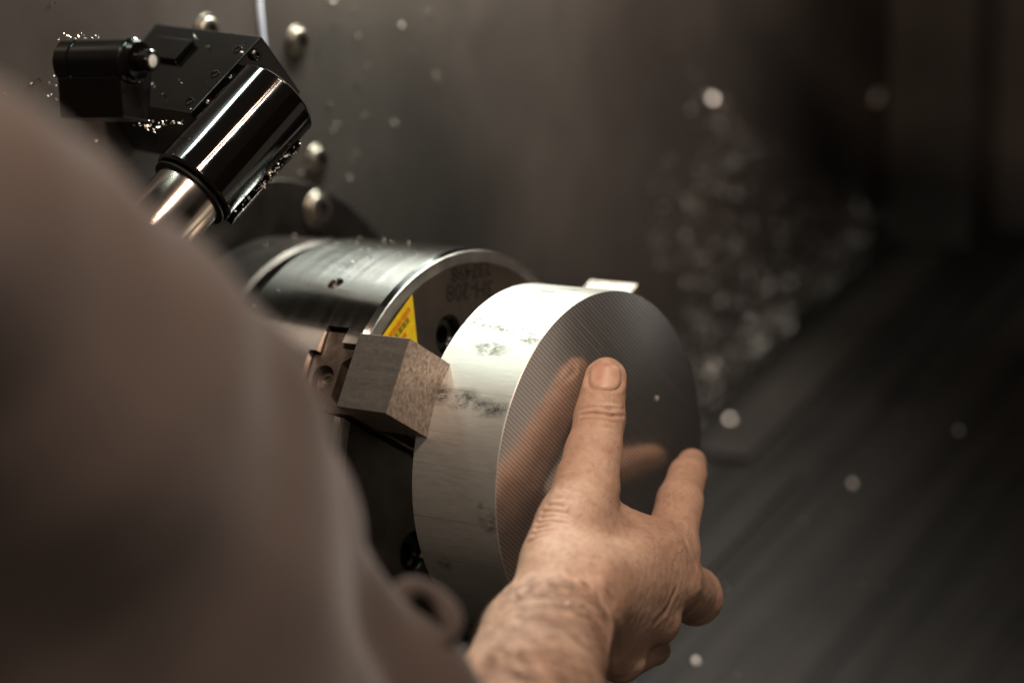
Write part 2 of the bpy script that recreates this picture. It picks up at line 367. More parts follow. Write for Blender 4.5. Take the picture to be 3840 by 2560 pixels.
# jaws: guide block in the slot + soft top jaw + screws
def jaw(th, label=None):
    er, et = pol(th)
    sl = [(x+(0.012 if x > -0.3 else -0.0)*0, y*0.93) for x, y in PLUS]
    poly = [(-0.352, -0.135), (-0.302, -0.135), (-0.302, -0.275), (-0.165, -0.275), (-0.165, -0.185), (0.04, -0.185), (0.04, 0.185), (-0.165, 0.185), (-0.165, 0.275), (-0.302, 0.275), (-0.302, 0.135), (-0.352, 0.135)]
    g = bm_obj('jaw_guide', prism(poly, EX*XC, EX, et, er, 0.45, 1.125, 0.006), MT['jawbase'], chuck)
    cu = []
    V, F = lathe([(1.06, 0), (1.06, 0.078), (1.3, 0.078), (1.3, 0)], EX*(XC-0.243), er, 40); cu.append(mk('cutter', V, F, MT['black']))
    cu.append(bm_obj('cutter', prism([(-0.14, -0.10), (-0.07, -0.155), (0.0, -0.155), (0.0, 0.155), (-0.07, 0.155), (-0.14, 0.10)], EX*XC, EX, et, er, 0.9, 1.3), MT['black']))
    boolean(g, cu)
    V, F = lathe([(1.0, 0), (1.0, 0.06), (1.075, 0.06), (1.082, 0.05), (1.082, 0.03), (1.07, 0.028), (1.07, 0)], EX*(XC-0.243), er, 24)
    mk('grub_screw', V, F, MT['bolt'], g, True, 30)
    # serrated lower step of the top jaw
    bm_obj('jaw_step', prism([(JX0-0.001, -0.17), (JX0-0.001, 0.17), (XC+0.045, 0.17), (XC+0.045, -0.17)], (0, 0, 0), EX, et, er, 0.62, 1.10, 0.006), MT['dsteel'], g)
    # bored top jaw : outer block whose inner end is hollowed to the disc radius
    n = 12; inner = []
    for i in range(n+1):
        t = -JW+2*JW*i/n; inner.append((math.sqrt(max(1.0-t*t, 0))-0.0, t))
    prof = [(JR1, -JW), (JR1, JW)]+[(r+0.0005, t) for r, t in inner[::-1]]
    bm = prism(prof, (0, 0, 0), er, et, EX, JX0, JX1)
    long_e = [e for e in bm.edges if all(math.hypot(v.co.y, v.co.z) > 1.1 for v in e.verts) or abs(e.verts[0].co.x-e.verts[1].co.x) > 0.1]
    bmesh.ops.bevel(bm, geom=[e for e in bm.edges if min((np.array(v.co) @ er) for v in e.verts) > 1.2], offset=0.004, segments=2, profile=0.5, affect='EDGES')
    j = bm_obj('soft_jaw', bm, MT['jaw'], chuck)
    if label: j['label'] = label
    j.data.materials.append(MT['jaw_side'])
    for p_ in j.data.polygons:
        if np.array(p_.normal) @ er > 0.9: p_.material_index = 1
    j2 = bm_obj('soft_jaw_heel', prism([(0.995, -JW+0.01), (0.995, JW-0.01), (0.66, JW-0.01), (0.66, -JW+0.01)], (0, 0, 0), er, et, EX, JX0, JX0+0.16, 0.004), MT['dsteel'], j)
    return j
jaw(TH[0], 'soft jaw block at the left, milled faces with mottled stains')
jaw(TH[1]); jaw(TH[2])
# stamped characters on the face (upside down at this chuck position)
def text_mesh(name, s, size, P, right, up, mat, parent, depth=0.0):
    cu = bpy.data.curves.new('t', 'FONT'); cu.body = s; cu.size = 1.0; cu.align_x = 'CENTER'; cu.align_y = 'CENTER'; cu.offset = 0.004; cu.resolution_u = 3
    to = bpy.data.objects.new('t', cu); COL.objects.link(to); bpy.context.view_layer.update()
    me = bpy.data.meshes.new_from_object(to.evaluated_get(bpy.context.evaluated_depsgraph_get()))
    V = np.array([v.co[:] for v in me.vertices]); F = [list(p.vertices) for p in me.polygons]
    bpy.data.objects.remove(to); right = np.array(right, float); up = np.array(up, float)
    nrm = np.cross(right, up)
    W = np.asarray(P)+V[:, :1]*right*size+V[:, 1:2]*up*size+nrm*depth
    return mk(name, W, F, mat, parent)
text_mesh('stamped_model', '3H-208', 0.145, (XC+0.0045, 0.02, 0.935), (0, -1, 0.03), (0, -0.03, -1), MT['stamp'], chuck)
text_mesh('stamped_serial', '237498', 0.125, (XC+0.0045, 0.03, 1.045), (0, -1, -0.03), (0, 0.03, -1), MT['stamp'], chuck)
# yellow triangular warning label with rows of print
LA = np.array([XC+0.0045, -0.511, 0.962]); LB = np.array([XC+0.0045, -0.80, 0.735]); LC = np.array([XC+0.0045, -0.452, 0.55])
lab = mk('warning_label', [LA, LB, LC, LA+EX*0.003, LB+EX*0.003, LC+EX*0.003], [(0, 1, 2), (5, 4, 3), (0, 3, 4, 1), (1, 4, 5, 2), (2, 5, 3, 0)], MT['yellow'], chuck)
def row(u0, u1, v, h, mat, name, n):
    e1 = (LB-LA); L = np.linalg.norm(e1); e1 = e1/L; nn = np.cross(e1, EX); nn = nn if nn @ (LC-LA) > 0 else -nn
    V = []; F = []
    for i in range(n):
        w0 = u0+(u1-u0)*i/n; w1 = w0+(u1-u0)/n*0.86
        # every character is a few strokes
        k = rnd.choice([0, 1, 2])
        st = [(w0, v, w1, v+h*0.18), (w0, v+h*0.42, w1, v+h*0.58), (w0, v+h*0.82, w1, v+h), ((w0+w1)/2-0.003, v, (w0+w1)/2+0.003, v+h)]
        if k: st.append((w0, v, w0+0.005, v+h))
        if k == 2: st.append((w1-0.005, v+h*0.4, w1, v+h))
        for a, b, c, d in st:
            z = EX*(0.0045+0.0002*len(V)/4*0.05)
            q4 = [LA+e1*a+nn*b+z, LA+e1*c+nn*b+z, LA+e1*c+nn*d+z, LA+e1*a+nn*d+z]
            s0 = len(V); V += q4; F.append((s0, s0+1, s0+2, s0+3))
    mk(name, V, F, mat, lab)
row(0.07, 0.33, 0.028, 0.03, MT['orange'], 'orange_print_line', 14)
row(0.11, 0.345, 0.066, 0.032, MT['ink'], 'dark_print_line', 6)
row(0.18, 0.33, 0.116, 0.028, MT['orange'], 'orange_print_line', 8)
row(0.23, 0.33, 0.152, 0.03, MT['ink'], 'dark_print_line', 3)
row(0.26, 0.36, 0.20, 0.03, MT['red'], 'red_print_line', 3)

# ------------------------------------------------------------------ workpiece
disc = thing('aluminium_disc', (0, 0, 0), 'thick raw aluminium disc clamped in the chuck jaws, milled front face and smudged rim', 'workpiece')
T = 0.5727
V, F = lathe([(-T, 0), (-T, 0.994), (-T+0.006, 1.0), (-0.004, 1.0), (-0.0005, 0.9975)], n=360)
mk('disc_rim', V, F, MT['alu_rim'], disc, True, 30)
V, F = lathe([(-0.0005, 0.9975), (0.0, 0.996), (0.0, 0)], n=360)
mk('disc_front_face', V, F, MT['alu_face'], disc, True, 60)

# ------------------------------------------------------------------ cabin: headstock wall, flange, bolts
XW = -2.65
def wallpoly(name, pts, x0, x1, mat):
    bm = prism([(p[1], p[2]) for p in pts], (0, 0, 0), np.array([0, 1.0, 0]), np.array([0, 0, 1.0]), EX, x0, x1)
    return bm_obj(name, bm, mat)
cr_top = np.array([XW, 8.31, 0.53]); sl = (0.53+0.72)/(8.31-5.1)      # crease with the chip slope
def slope_z(y): return 0.53+(y-8.31)*sl
corner = onx(1640, 200, XW); dg = onx(1990, 468, XW)
pts = [(XW, -5, -6), (XW, 9.2, -6), (XW, 9.2, 0.2), tuple(dg), tuple(corner), (XW, corner[1], 6.5), (XW, -5, 6.5)]
wall = wallpoly('headstock_wall', pts, XW-0.3, XW, MT['wall']); tag(wall, kind='structure')
ft = thing('spindle_flange', (XW, 0, 0), 'round dark flange plate bolted on the grey wall behind the chuck', 'flange')
V, F = lathe([(XW+0.001, 0), (XW+0.001, 1.505), (-2.535, 1.505), (-2.5228, 1.49), (-2.5228, 0)], n=200)
mk('flange_plate', V, F, MT['dsteel'], ft, True, 30)
SOCK = []
def bolt_head(P, r, parent=None):
    """button head with a hexagon socket and a washer; returns its pieces"""
    o = np.asarray(P, float)
    V, F = lathe([(0, r*1.25), (0.012, r*1.25), (0.018, r*1.2), (0.018, 0)], o, EX, 40)
    V2, F2 = lathe([(0.018, r), (0.028, r*1.0), (0.038, r*0.94), (0.045, r*0.8), (0.047, r*0.62)], o, EX, 6*6)
    # hexagonal socket
    n = 36; st = len(V2)
    for dd, rr in ():
        pass
    hexr = lambda t: r*0.54/math.cos((t % (math.pi/3))-math.pi/6)
    x, y, a = frame(EX); base = st-n; V3 = []; F3 = []
    for q3, s_ in enumerate((0.046, 0.006)):
        for i in range(n):
            t = 2*math.pi*i/n; p3 = o+a*s_+hexr(t)*0.92*(math.cos(t)*x+math.sin(t)*y)
            V3.append(p3)
            if q3 == 0: V2.append(p3)
    V3.append(o+a*0.005)
    for i in range(n):
        j = (i+1) % n; F2.append((base+i, base+j, base+n+j, base+n+i)); F3.append((i, j, n+j, n+i)); F3.append((n+i, n+j, 2*n))
    SOCK.clear(); SOCK.extend([V3, F3])
    return (V, F), (V2, F2)
def bolt_thing(px, py, label):
    P = onx(px, py, XW+0.03); P[0] = XW+0.001
    t = thing('wall_bolt', P, label, 'bolt', 'button head bolts on the headstock wall')
    (V, F), (V2, F2) = bolt_head(P, 0.082)
    mk('washer', V, F, MT['bolt'], t, True, 30); hd = mk('bolt_head', V2, F2, MT['bolt'], t, True, 35); mk('hex_socket', SOCK[0], SOCK[1], MT['black'], hd, True, 35)  # socket walls coloured black to stand for the shade in the recess
bolt_thing(690, 95, 'round bolt head on the grey wall right of the black tool holder, topmost whole one')
bolt_thing(735, 368, 'small shiny bolt head on the grey wall just above the round flange')
bolt_thing(482, 70, 'bolt head on the grey wall half hidden behind the top of the black tool holder')
Pb = onx(742, 483, -2.47); Pb[0] = -2.5225
(V, F), (V2, F2) = bolt_head(Pb, 0.10)
fb = mk('flange_bolt', V2, F2, MT['bolt'], ft, True, 35); mk('washer', V, F, MT['bolt'], fb, True, 30); mk('hex_socket', SOCK[0], SOCK[1], MT['black'], fb, True, 35)
for a in range(1, 6):
    az = math.atan2(Pb[2], Pb[1])+a*math.pi/3; rr = math.hypot(Pb[1], Pb[2])
    (V, F), (V2, F2) = bolt_head((Pb[0], rr*math.cos(az), rr*math.sin(az)), 0.10)
    fb = mk('flange_bolt', V2, F2, MT['bolt'], ft, True, 35)
# thin run of coolant down the wall
pA = [onx(594, -40, XW+0.004), onx(597, 20, XW+0.004), onx(602, 70, XW+0.004), onx(609, 130, XW+0.004), onx(613, 190, XW+0.004)]
Vc = []; Fc = []
for i, P in enumerate(pA):
    wd = 0.028*(1-0.1*i)
    for k in range(7):
        t = math.pi*k/6; Vc.append(P+np.array([0.012*math.sin(t), wd*math.cos(t), 0]))
    if i:
        for k in range(6): b0 = (i-1)*7; Fc.append((b0+k, b0+k+1, b0+8+k, b0+7+k))
tag(mk('coolant_trickle', Vc, Fc, MT['cool'], None, True), 'thin pale run of coolant down the grey wall behind the tool holder', 'coolant')

# sloped way covers falling from the back of the cabin towards the operator
def slab(name, x0, x1, y0, y1, dz, mat, kind='structure', th=0.06):
    e1 = np.array([0, y1-y0, slope_z(y1)-slope_z(y0)]); nn = np.array([0, -sl, 1.0]); nn /= np.linalg.norm(nn)
    A = np.array([x0, y0, slope_z(y0)])+nn*dz; B = np.array([x1, y0, slope_z(y0)])+nn*dz
    V = [A, B, B+e1, A+e1]; V += [v-nn*th for v in V]
    o = mk(name, V, [(0, 1, 2, 3), (7, 6, 5, 4), (0, 4, 5, 1), (1, 5, 6, 2), (2, 6, 7, 3), (3, 7, 4, 0)], mat)
    if kind: tag(o, kind=kind)
    return o
slab('chip_slope', XW, 14, -4, 8.4, 0.0, MT['slope'])
slab('way_cover', -2.32, -1.85, 4.6, 8.15, 0.045, MT['dark'])
slab('way_cover', -2.5, -1.35, 1.2, 4.5, 0.03, MT['slope'])
slab('way_cover', -1.0, 14, -4.0, 8.3, 0.035, MT['slope'])
pl = wallpoly('added_shade_plate', [(0, 0, 0)]*0 or [(0, -1, 3.55), (0, 4, 3.55), (0, 4, 3.75), (0, -1, 3.75)], -1.2, 3.0, MT['dark']); tag(pl, kind='structure')  # unseen plate added overhead to shade part of the headstock wall
bm = prism([(-2.1, 2.1), (-1.45, 4.0), (-1.2, 4.0), (-1.2, 1.0)], (0, 0, 0), EX, np.array([0, 1.0, 0]), np.array([0, 0, 1.0]), 3.55, 3.75); pl = bm_obj('added_shade_plate', bm, MT['dark']); tag(pl, kind='structure')  # added slanted edge of that plate, shapes the diagonal shadow line
bw = wallpoly('back_wall', [(0, 8.4, -3), (0, 8.7, -3), (0, 8.7, 9), (0, 8.4, 9)], XW, 16, MT['dark']); tag(bw, kind='structure')
for x0, x1, dy in ((-2.5, -1.7, 0.5), (-1.2, -0.95, 0.25), (0.6, 1.6, 0.35)):
    o = wallpoly('upright_panel', [(0, 8.4-dy, 0.45), (0, 8.4, 0.45), (0, 8.4, 9), (0, 8.4-dy, 9)], x0, x1, MT['dark']); tag(o, kind='structure')
# dark slide housing in front of the wall's cut-out
hp = [(0, corner[1]+0.02, 7), tuple(corner+np.array([0, 0.02, 0])), tuple(dg+np.array([0, 0.0, 0.02])), (0, 8.38, 0.62), (0, 8.38, 7)]
hs = wallpoly('slide_housing', hp, XW-0.25, XW-0.05, MT['dark']); tag(hs, kind='structure')
# right-hand end and roof of the cabin, far outside the picture, closing the room the steel reflects
ew = wallpoly('end_wall', [(0, -1, -6), (0, 8.4, -6), (0, 8.4, 7), (0, -1, 7)], 13.9, 14.2, MT['wall']); tag(ew, kind='structure')

tm = Mat('reflector_paint', rgb('#d4d2cf'), 0.5)
bm = prism([(2.9, -2.7), (8.5, -0.6), (8.5, 2.6), (4.6, 2.6), (2.9, 1.6)], (0, 0, 0), np.array([0, 1.0, 0]), np.array([0, 0, 1.0]), EX, 3.4, 8.0, 0.05)  # unseen pale block added to brighten the reflection in the disc face
tag(bm_obj('added_reflector_block', bm, tm.m), kind='structure')

# ------------------------------------------------------------------ swarf
def chips(name, pts, nrm, size, mat, curl=True):
    V = []; F = []
    for P in pts:
        s = size*rnd.uniform(0.5, 1.4)
        a = np.array([rnd.gauss(0, 1) for _ in range(3)]); a /= np.linalg.norm(a)
        b = np.cross(a, [rnd.gauss(0, 1) for _ in range(3)]); b /= np.linalg.norm(b); c = np.cross(a, b)
        st = len(V); P = np.asarray(P)+np.asarray(nrm)*s*0.4
        w_ = s*rnd.uniform(0.25, 0.5); turn = rnd.uniform(0.6, 2.6)
        for k in range(4):
            t = (k/3-0.5)*turn
            cen = P+s*0.6*(math.sin(t)*a+(1-math.cos(t))*b)
            V += [cen-c*w_*0.5, cen+c*w_*0.5]
        for k in range(3):
            q0 = st+2*k; F.append((q0, q0+1, q0+3, q0+2))
    o = mk(name, V, F, mat); return tag(o, kind='stuff')
def poly_pts(n, px_poly, plane):
    """n random points inside a picture-free region given by corner points on a plane"""
    C = [plane(*p) for p in px_poly]; out = []
    for _ in range(n):
        u, v = rnd.random(), rnd.random()
        A = C[0]*(1-u)+C[1]*u; B = C[3]*(1-u)+C[2]*u; out.append(A*(1-v)+B*v)
    return out
onw = lambda x, y: onx(x, y, XW)
pts = poly_pts(2600, [(1640, 240), (1985, 470), (1700, 820), (1520, 900)], onw)
pts += poly_pts(300, [(1560, 150), (1700, 230), (1760, 420), (1600, 420)], onw)
pts += poly_pts(420, [(1470, 380), (1700, 300), (1640, 700), (1500, 600)], onw)
chips('swarf_on_wall', pts[::4], (1, 0, 0), 0.024, MT['chip2'])
chips('bright_swarf_on_wall', pts[1::9], (1.6, 0, 0), 0.031, MT['chip'])
# heap of swarf in the crease between wall and slope
pts = []
for i in range(1700):
    y = rnd.choice([rnd.gauss(7.2, 0.35), rnd.gauss(5.9, 0.3), rnd.gauss(5.0, 0.3), rnd.uniform(4.4, 8.1)]); d = abs(rnd.gauss(0, 0.06))
    pts.append((XW+0.03+d, y, slope_z(y)+0.05+abs(rnd.gauss(0, 0.3))))
chips('swarf_heap', pts[::3], (0.5, 0, 0.6), 0.034, MT['chip2']); chips('bright_swarf_heap', pts[1::4], (1.5, 0, 1.2), 0.04, MT['chip'])
pts = []
for i in range(110):
    y = rnd.uniform(1.5, 8.1); x = XW+0.3+abs(rnd.gauss(0, 1.3)); pts.append((x, y, slope_z(y)+0.13))
chips('swarf_on_slope', pts, (0, -0.35, 0.9), 0.026, MT['chip2'])
for px, py, lb in ((2005, 215, 'bright chip stuck high on the dark panel at the upper right'), ):
    P = atd(px, py, 21.0)
pts = [onw(rnd.uniform(0, 1000), rnd.uniform(0, 400)) for _ in range(70)]+[onw(rnd.gauss(720, 60), rnd.gauss(400, 60)) for _ in range(22)]
chips('swarf_on_headstock', pts, (1, 0, 0), 0.028, MT['chip2'])
pts = []
for i in range(55):
    x = rnd.uniform(-2.45, -1.1); a = math.radians(rnd.gauss(104, 13)); r = RC if x > XD else 1.155
    if XD-0.15 < x < XD+0.02: continue
    pts.append((x, r*math.cos(a), r*math.sin(a)))
chips('swarf_on_chuck', pts, (0, 0, 1), 0.018, MT['chip2'])
def flake(px, py, x, size, label, P=None, nrm=(1, 0, 0)):
    P = onx(px, py, x) if P is None else P
    bm = bmesh.new(); bmesh.ops.create_icosphere(bm, subdivisions=2, radius=1)
    fr = frame(nrm)
    for v in bm.verts:
        c = np.array(v.co); j = 1+0.25*rnd.uniform(-1, 1)
        v.co = Vector(P+size*j*(fr[0]*c[0]+fr[1]*c[1]*1.4+fr[2]*c[2]*0.45))
    o = bm_obj('metal_chip', bm, MT['chip']); return tag(o, label, 'metal chip')
def onslope(px, py):
    d = ray(px, py); t = (0.53+(POS[1]-8.31)*sl-POS[2])/(d[2]-sl*d[1]); return POS+t*d
for px, py, on, sz, lb in ((1637, 226, 'w', 0.032, 'pale metal chip at the lower tip of the dark panel, highest in the swarf'),
                           (2005, 215, 'b', 0.08, 'lone bright chip on the dark upright panels at the upper right'),
                           (1945, 548, 's', 0.034, 'round bright chip right of the swarf heap, the farther of two'),
                           (1858, 615, 's', 0.034, 'round bright chip right of the swarf heap, the nearer of two'),
                           (1683, 993, 's', 0.022, 'bright chip on the dark slope just above the index fingertip'),
                           (1965, 1143, 's', 0.018, 'faint chip alone on the dark slope, right of the hand'),
                           (2208, 1022, 's', 0.018, 'faint brownish chip farthest right on the dark slope'),
                           (1608, 1552, 's', 0.018, 'bright chip at the bottom edge right of the wrist')):
    if on == 'w': P_ = onx(px, py, XW+0.04)
    elif on == 'b': d_ = ray(px, py); P_ = POS+d_*((8.08-POS[1])/d_[1])
    else: P_ = onslope(px, py)+np.array([0, -0.05, 0.12])
    flake(0, 0, 0, sz, lb, P=P_, nrm=(0.4, -0.4, 0.8))
flake(1510, 915, 0.004, 0.012, 'single tiny bright chip on the milled face right of the thumb')

# ------------------------------------------------------------------ tool holder and boring bar
rgt, upv, bck = R[0], R[1], R[2]
def cc3(a, b, c): return rgt*a+upv*b+bck*c
ct, st_ = math.cos(math.radians(22)), math.sin(math.radians(22))
A_ = cc3(-.63*ct, -.776*ct, st_); A_ /= np.linalg.norm(A_)
H_ = cc3(-.54, 0, -.84); H_ = H_-A_*(H_ @ A_); H_ /= np.linalg.norm(H_)
DH = 12.95
E2 = atd(721/KD, 711/KD, DH)                                       # centre of the barrel's open end
for _ in range(6):
    N_ = np.cross(A_, H_); N_ = N_ if N_ @ bck > 0 else -N_     # normal of the big flat side, faces the camera
    K0 = E2-A_*0.31+N_*0.257+H_*0.12; KT = K0-A_*0.52
    rr_ = ray(385/KD, 112/KD); dT = ((KT-POS) @ A_)/(rr_ @ A_); H_ = POS+rr_*dT-KT; HL = np.linalg.norm(H_); H_ = H_/HL
K0 = E2-A_*0.31+N_*0.257+H_*0.12                                   # lower end of the ridge
hold = thing('tool_holder', E2, 'oily black block tool holder with round barrel, upper left, clamping the polished bar', 'tool holder')
# block: polygon across the axis
ka = (K0-E2) @ A_
bm = prism([(0, 0), (HL, 0), (HL, -0.42), (0, -0.42)], K0, H_, N_, A_, -0.62, 0.0, 0.008)
bm_obj('holder_block', bm, MT['oxide'], hold)
# barrel with fine turned ribs
def ribbed(r, s0, s1, pitch, amp):
    p = []; s = s0; k = 0
    while s < s1:
        p.append((s, r+(amp if k % 2 else 0))); s += pitch/2; k += 1
    return p
pr = [(0, 0.205), (0, 0.236)]+[(s_, r_) for s_, r_ in [(0.006, 0.246)]]
pr = [(-x, r) for x, r in pr]
rb = ribbed(0.247, 0.012, 0.73, 0.0160, 0.0028)
prof = [(-0.012, 0.2)]+[(0.0, 0.205), (0.0, 0.238)]+rb+[(0.738, 0.236), (0.744, 0.0)]
V, F = lathe(prof, E2, -A_, 96)
mk('holder_barrel', V, F, MT['oxide_r'], hold, True, 50)
V, F = lathe([(0.13, 0.2495), (0.132, 0.2455), (0.138, 0.2455), (0.14, 0.2495)], E2, -A_, 96); mk('barrel_groove', V, F, MT['black'], hold, True, 40)
# lower rail with chips along the right edge of the barrel
side = np.cross(A_, bck); side = side if side @ rgt > 0 else -side; side /= np.linalg.norm(side)
bm = prism([(0.19, -0.10), (0.275, -0.10), (0.275, -0.02), (0.19, 0.02)], E2, side, np.cross(side, A_)*(1 if np.cross(side, A_) @ bck > 0 else -1), -A_, 0.02, 0.62, 0.006)
bm_obj('clamp_rail', bm, MT['oxide'], hold)
# cap screws on the block's side face and drilled holes on the flat
for a, h in ((-0.08, 0.10), (-0.30, 0.10), (-0.50, 0.10)):
    P = K0+A_*a+H_*h
    V, F = lathe([(0, 0.03), (0.004, 0.03), (0.006, 0.022), (-0.01, 0.018), (-0.012, 0)], P, N_, 20); mk('set_screw', V, F, MT['oxide'], hold, True, 30)
for a in (-0.12, -0.32, -0.52):
    P = K0+A_*a-N_*0.045-H_*0.002
    V, F = lathe([(0, 0.034), (0.018, 0.034), (0.024, 0.026), (0.024, 0.016), (0.008, 0.014), (0.008, 0)], P, -H_, 20); mk('cap_screw', V, F, MT['oxide'], hold, True, 30)
# coolant nozzle body lying across the block
na = cc3(.83, -.05, .55); na /= np.linalg.norm(na)
P0 = atd(252/KD, 234/KD, 12.72)
V, F = lathe([(0, 0), (0, 0.11), (0.012, 0.122), (0.10, 0.122), (0.105, 0.114), (0.115, 0.114), (0.12, 0.122), (0.47, 0.122), (0.478, 0.112), (0.485, 0.112), (0.49, 0.104), (0.52, 0.098), (0.522, 0.062), (0.60, 0.058), (0.61, 0.05), (0.61, 0.036), (0.59, 0.034)], P0, na, 64)
nz = mk('coolant_nozzle', V, F, MT['oxide'], hold, True, 30)
V, F = lathe([(0.585, 0.0345), (0.604, 0.0345), (0.609, 0.02), (0.61, 0)], P0, na, 32); mk('nozzle_plug', V, F, MT['white'], nz, True, 50)
nu_ = np.cross(rgt, na); nu_ = np.cross(na, bck); nu_ /= np.linalg.norm(nu_); nb_ = np.cross(na, nu_); nu_ = nu_ if nu_ @ upv > 0 else -nu_; nb_ = nb_ if nb_ @ bck > 0 else -nb_
bm_obj('nozzle_clamp', prism([(-0.30, -0.16), (-0.30, 0.05), (-0.09, 0.09), (-0.02, 0.02), (-0.02, -0.16)], P0, nu_, nb_, na, 0.02, 0.46, 0.012), MT['oxide'], nz)
bm = prism([(0, 0), (0.35, 0), (0.35, 0.16), (0, 0.16)], K0+A_*-0.50+H_*0.5+N_*0.004, H_, A_, N_, 0.0, 0.03, 0.008); bm_obj('clamp_plate', bm, MT['oxide'], hold)
bar = thing('boring_bar', E2, 'polished steel boring bar sticking out of the black tool holder', 'boring bar')
V, F = lathe([(-0.1, 0), (-0.1, 0.2), (1.15, 0.2), (1.16, 0.19), (1.16, 0)], E2, A_, 96)
mk('bar_shank', V, F, MT['chrome'], bar, True, 30)
V, F = lathe([(-0.001, 0.2), (0.02, 0.232), (0.03, 0.23), (0.034, 0.201)], E2, A_, 96); mk('seal_ring', V, F, MT['black'], bar, True, 30)
# chips clinging to the holder
pts = []
for i in range(70): pts.append(E2-A_*rnd.uniform(0.0, 0.62)+side*(0.25+rnd.uniform(0, 0.03))+bck*rnd.uniform(-0.05, 0.05))
for i in range(26): pts.append(atd(rnd.gauss(355, 26), rnd.gauss(292, 14), 12.85))
for i in range(16): pts.append(atd(rnd.uniform(125, 240), rnd.gauss(85, 4), 12.8))
for i in range(14): pts.append(K0+A_*rnd.uniform(-0.6, 0)+H_*rnd.uniform(0, 0.6)+N_*0.01)
for i in range(10): pts.append(atd(rnd.gauss(130, 14), rnd.uniform(150, 240), 12.7))
chips('swarf_on_holder', pts, (0, 0, 0.3), 0.022, MT['chip'])

# ------------------------------------------------------------------ implicit surfaces for body and cloth
def surface_nets(fn, lo, hi, h):
    lo = np.array(lo, float); n = np.ceil((np.array(hi)-lo)/h).astype(int)+1
    xs = [lo[i]+h*np.arange(n[i]) for i in range(3)]
    G = np.empty(n, np.float32)
    for i in range(n[0]):
        Y, Z = np.meshgrid(xs[1], xs[2], indexing='ij')
        P = np.stack([np.full(Y.size, xs[0][i]), Y.ravel(), Z.ravel()], 1)
        G[i] = fn(P).reshape(n[1], n[2])
    ins = G < 0
    c = np.zeros(n-1, np.int8)
    for dx in (0, 1):
        for dy in (0, 1):
            for dz in (0, 1): c += ins[dx:n[0]-1+dx, dy:n[1]-1+dy, dz:n[2]-1+dz]
    act = (c > 0) & (c < 8); ids = -np.ones(n-1, np.int64); ci = np.argwhere(act); ids[act] = np.arange(len(ci))
    acc = np.zeros((len(ci), 3)); cnt = np.zeros(len(ci))
    ed = [((a), (b)) for a in [(x, y, z) for x in (0, 1) for y in (0, 1) for z in (0, 1)] for b in [(a[0]+1, a[1], a[2]), (a[0], a[1]+1, a[2]), (a[0], a[1], a[2]+1)] if max(b) <= 1]
    for a, b in ed:
        ga = G[ci[:, 0]+a[0], ci[:, 1]+a[1], ci[:, 2]+a[2]]; gb = G[ci[:, 0]+b[0], ci[:, 1]+b[1], ci[:, 2]+b[2]]
        m_ = (ga < 0) != (gb < 0); t = np.where(m_, ga/np.where(m_, ga-gb, 1), 0)[:, None]
        p = ci+np.array(a)+t*(np.array(b)-np.array(a)); acc += np.where(m_[:, None], p, 0); cnt += m_
    V = lo+h*acc/cnt[:, None]
    F = []
    for ax in range(3):
        o1, o2 = [(1, 2), (2, 0), (0, 1)][ax]
        sl0 = [slice(None)]*3; sl1 = [slice(None)]*3; sl0[ax] = slice(0, n[ax]-1); sl1[ax] = slice(1, n[ax])
        A = ins[tuple(sl0)]; B = ins[tuple(sl1)]
        for flip, mk_ in ((False, A & ~B), (True, ~A & B)):
            e = np.argwhere(mk_)
            e = e[(e[:, o1] > 0) & (e[:, o2] > 0) & (e[:, o1] < n[o1]-1) & (e[:, o2] < n[o2]-1)]
            d1 = np.zeros(3, int); d1[o1] = 1; d2 = np.zeros(3, int); d2[o2] = 1
            q = [ids[tuple((e-x).T)] for x in (d1*0, d1, d1+d2, d2)]
            q = np.stack(q if not flip else q[::-1], 1); F.append(q)
    return V, np.concatenate(F)
def grad(fn, P, e=0.003):
    g = np.stack([fn(P+np.eye(3)[i]*e)-fn(P-np.eye(3)[i]*e) for i in range(3)], 1)
    return g/np.maximum(np.linalg.norm(g, axis=1), 1e-9)[:, None]
def refine(fn, V, it=3):
    for _ in range(it): V = V-grad(fn, V)*fn(V)[:, None]*0.9
    return V
def cone(P, a, b, ra, rb):
    ba = b-a; h = np.clip(((P-a) @ ba)/(ba @ ba), 0, 1)
    return np.linalg.norm(P-a-h[:, None]*ba, axis=1)-(ra+(rb-ra)*h)
def smin(a, b, k):
    h = np.clip(0.5+0.5*(b-a)/k, 0, 1); return b*(1-h)+a*h-k*h*(1-h)
def ell(P, c, axes, rad):
    q_ = (P-c) @ np.array(axes).T/np.array(rad); l = np.linalg.norm(q_, axis=1)
    return (l-1)*min(rad)
def chain(P, pts, rs, k=0.03):
    d = None
    for i in range(len(pts)-1):
        e = cone(P, pts[i], pts[i+1], rs[i], rs[i+1]); d = e if d is None else smin(d, e, k)
    return d

# hand joints
wr = onx(1292, 1372, 0.55); arm1 = atd(1246, 1475, 12.0); arm2 = atd(1208, 1640, 11.4); arm3 = atd(1140, 1900, 10.8)
tC = onx(1285, 1285, 0.42); tM = onx(1348, 1118, 0.27); tI = onx(1378, 962, 0.165); tT = onx(1391, 869, 0.115)
iM = onx(1538, 1262, 0.47); iP = onx(1560, 1150, 0.34); iD = onx(1578, 1090, 0.22); iT = onx(1589, 1062, 0.12)
mM = onx(1545, 1335, 0.52); mP = onx(1595, 1368, 0.40); mD = onx(1590, 1345, 0.05); mT = onx(1580, 1345, -0.18)
rM = onx(1500, 1420, 0.52); rP = onx(1512, 1432, 0.36); rD = onx(1500, 1430, 0.05); rT = onx(1490, 1425, -0.15)
pM = onx(1425, 1510, 0.50); pP = onx(1502, 1492, 0.30); pD = onx(1500, 1480, 0.10); pT = onx(1495, 1470, -0.06)
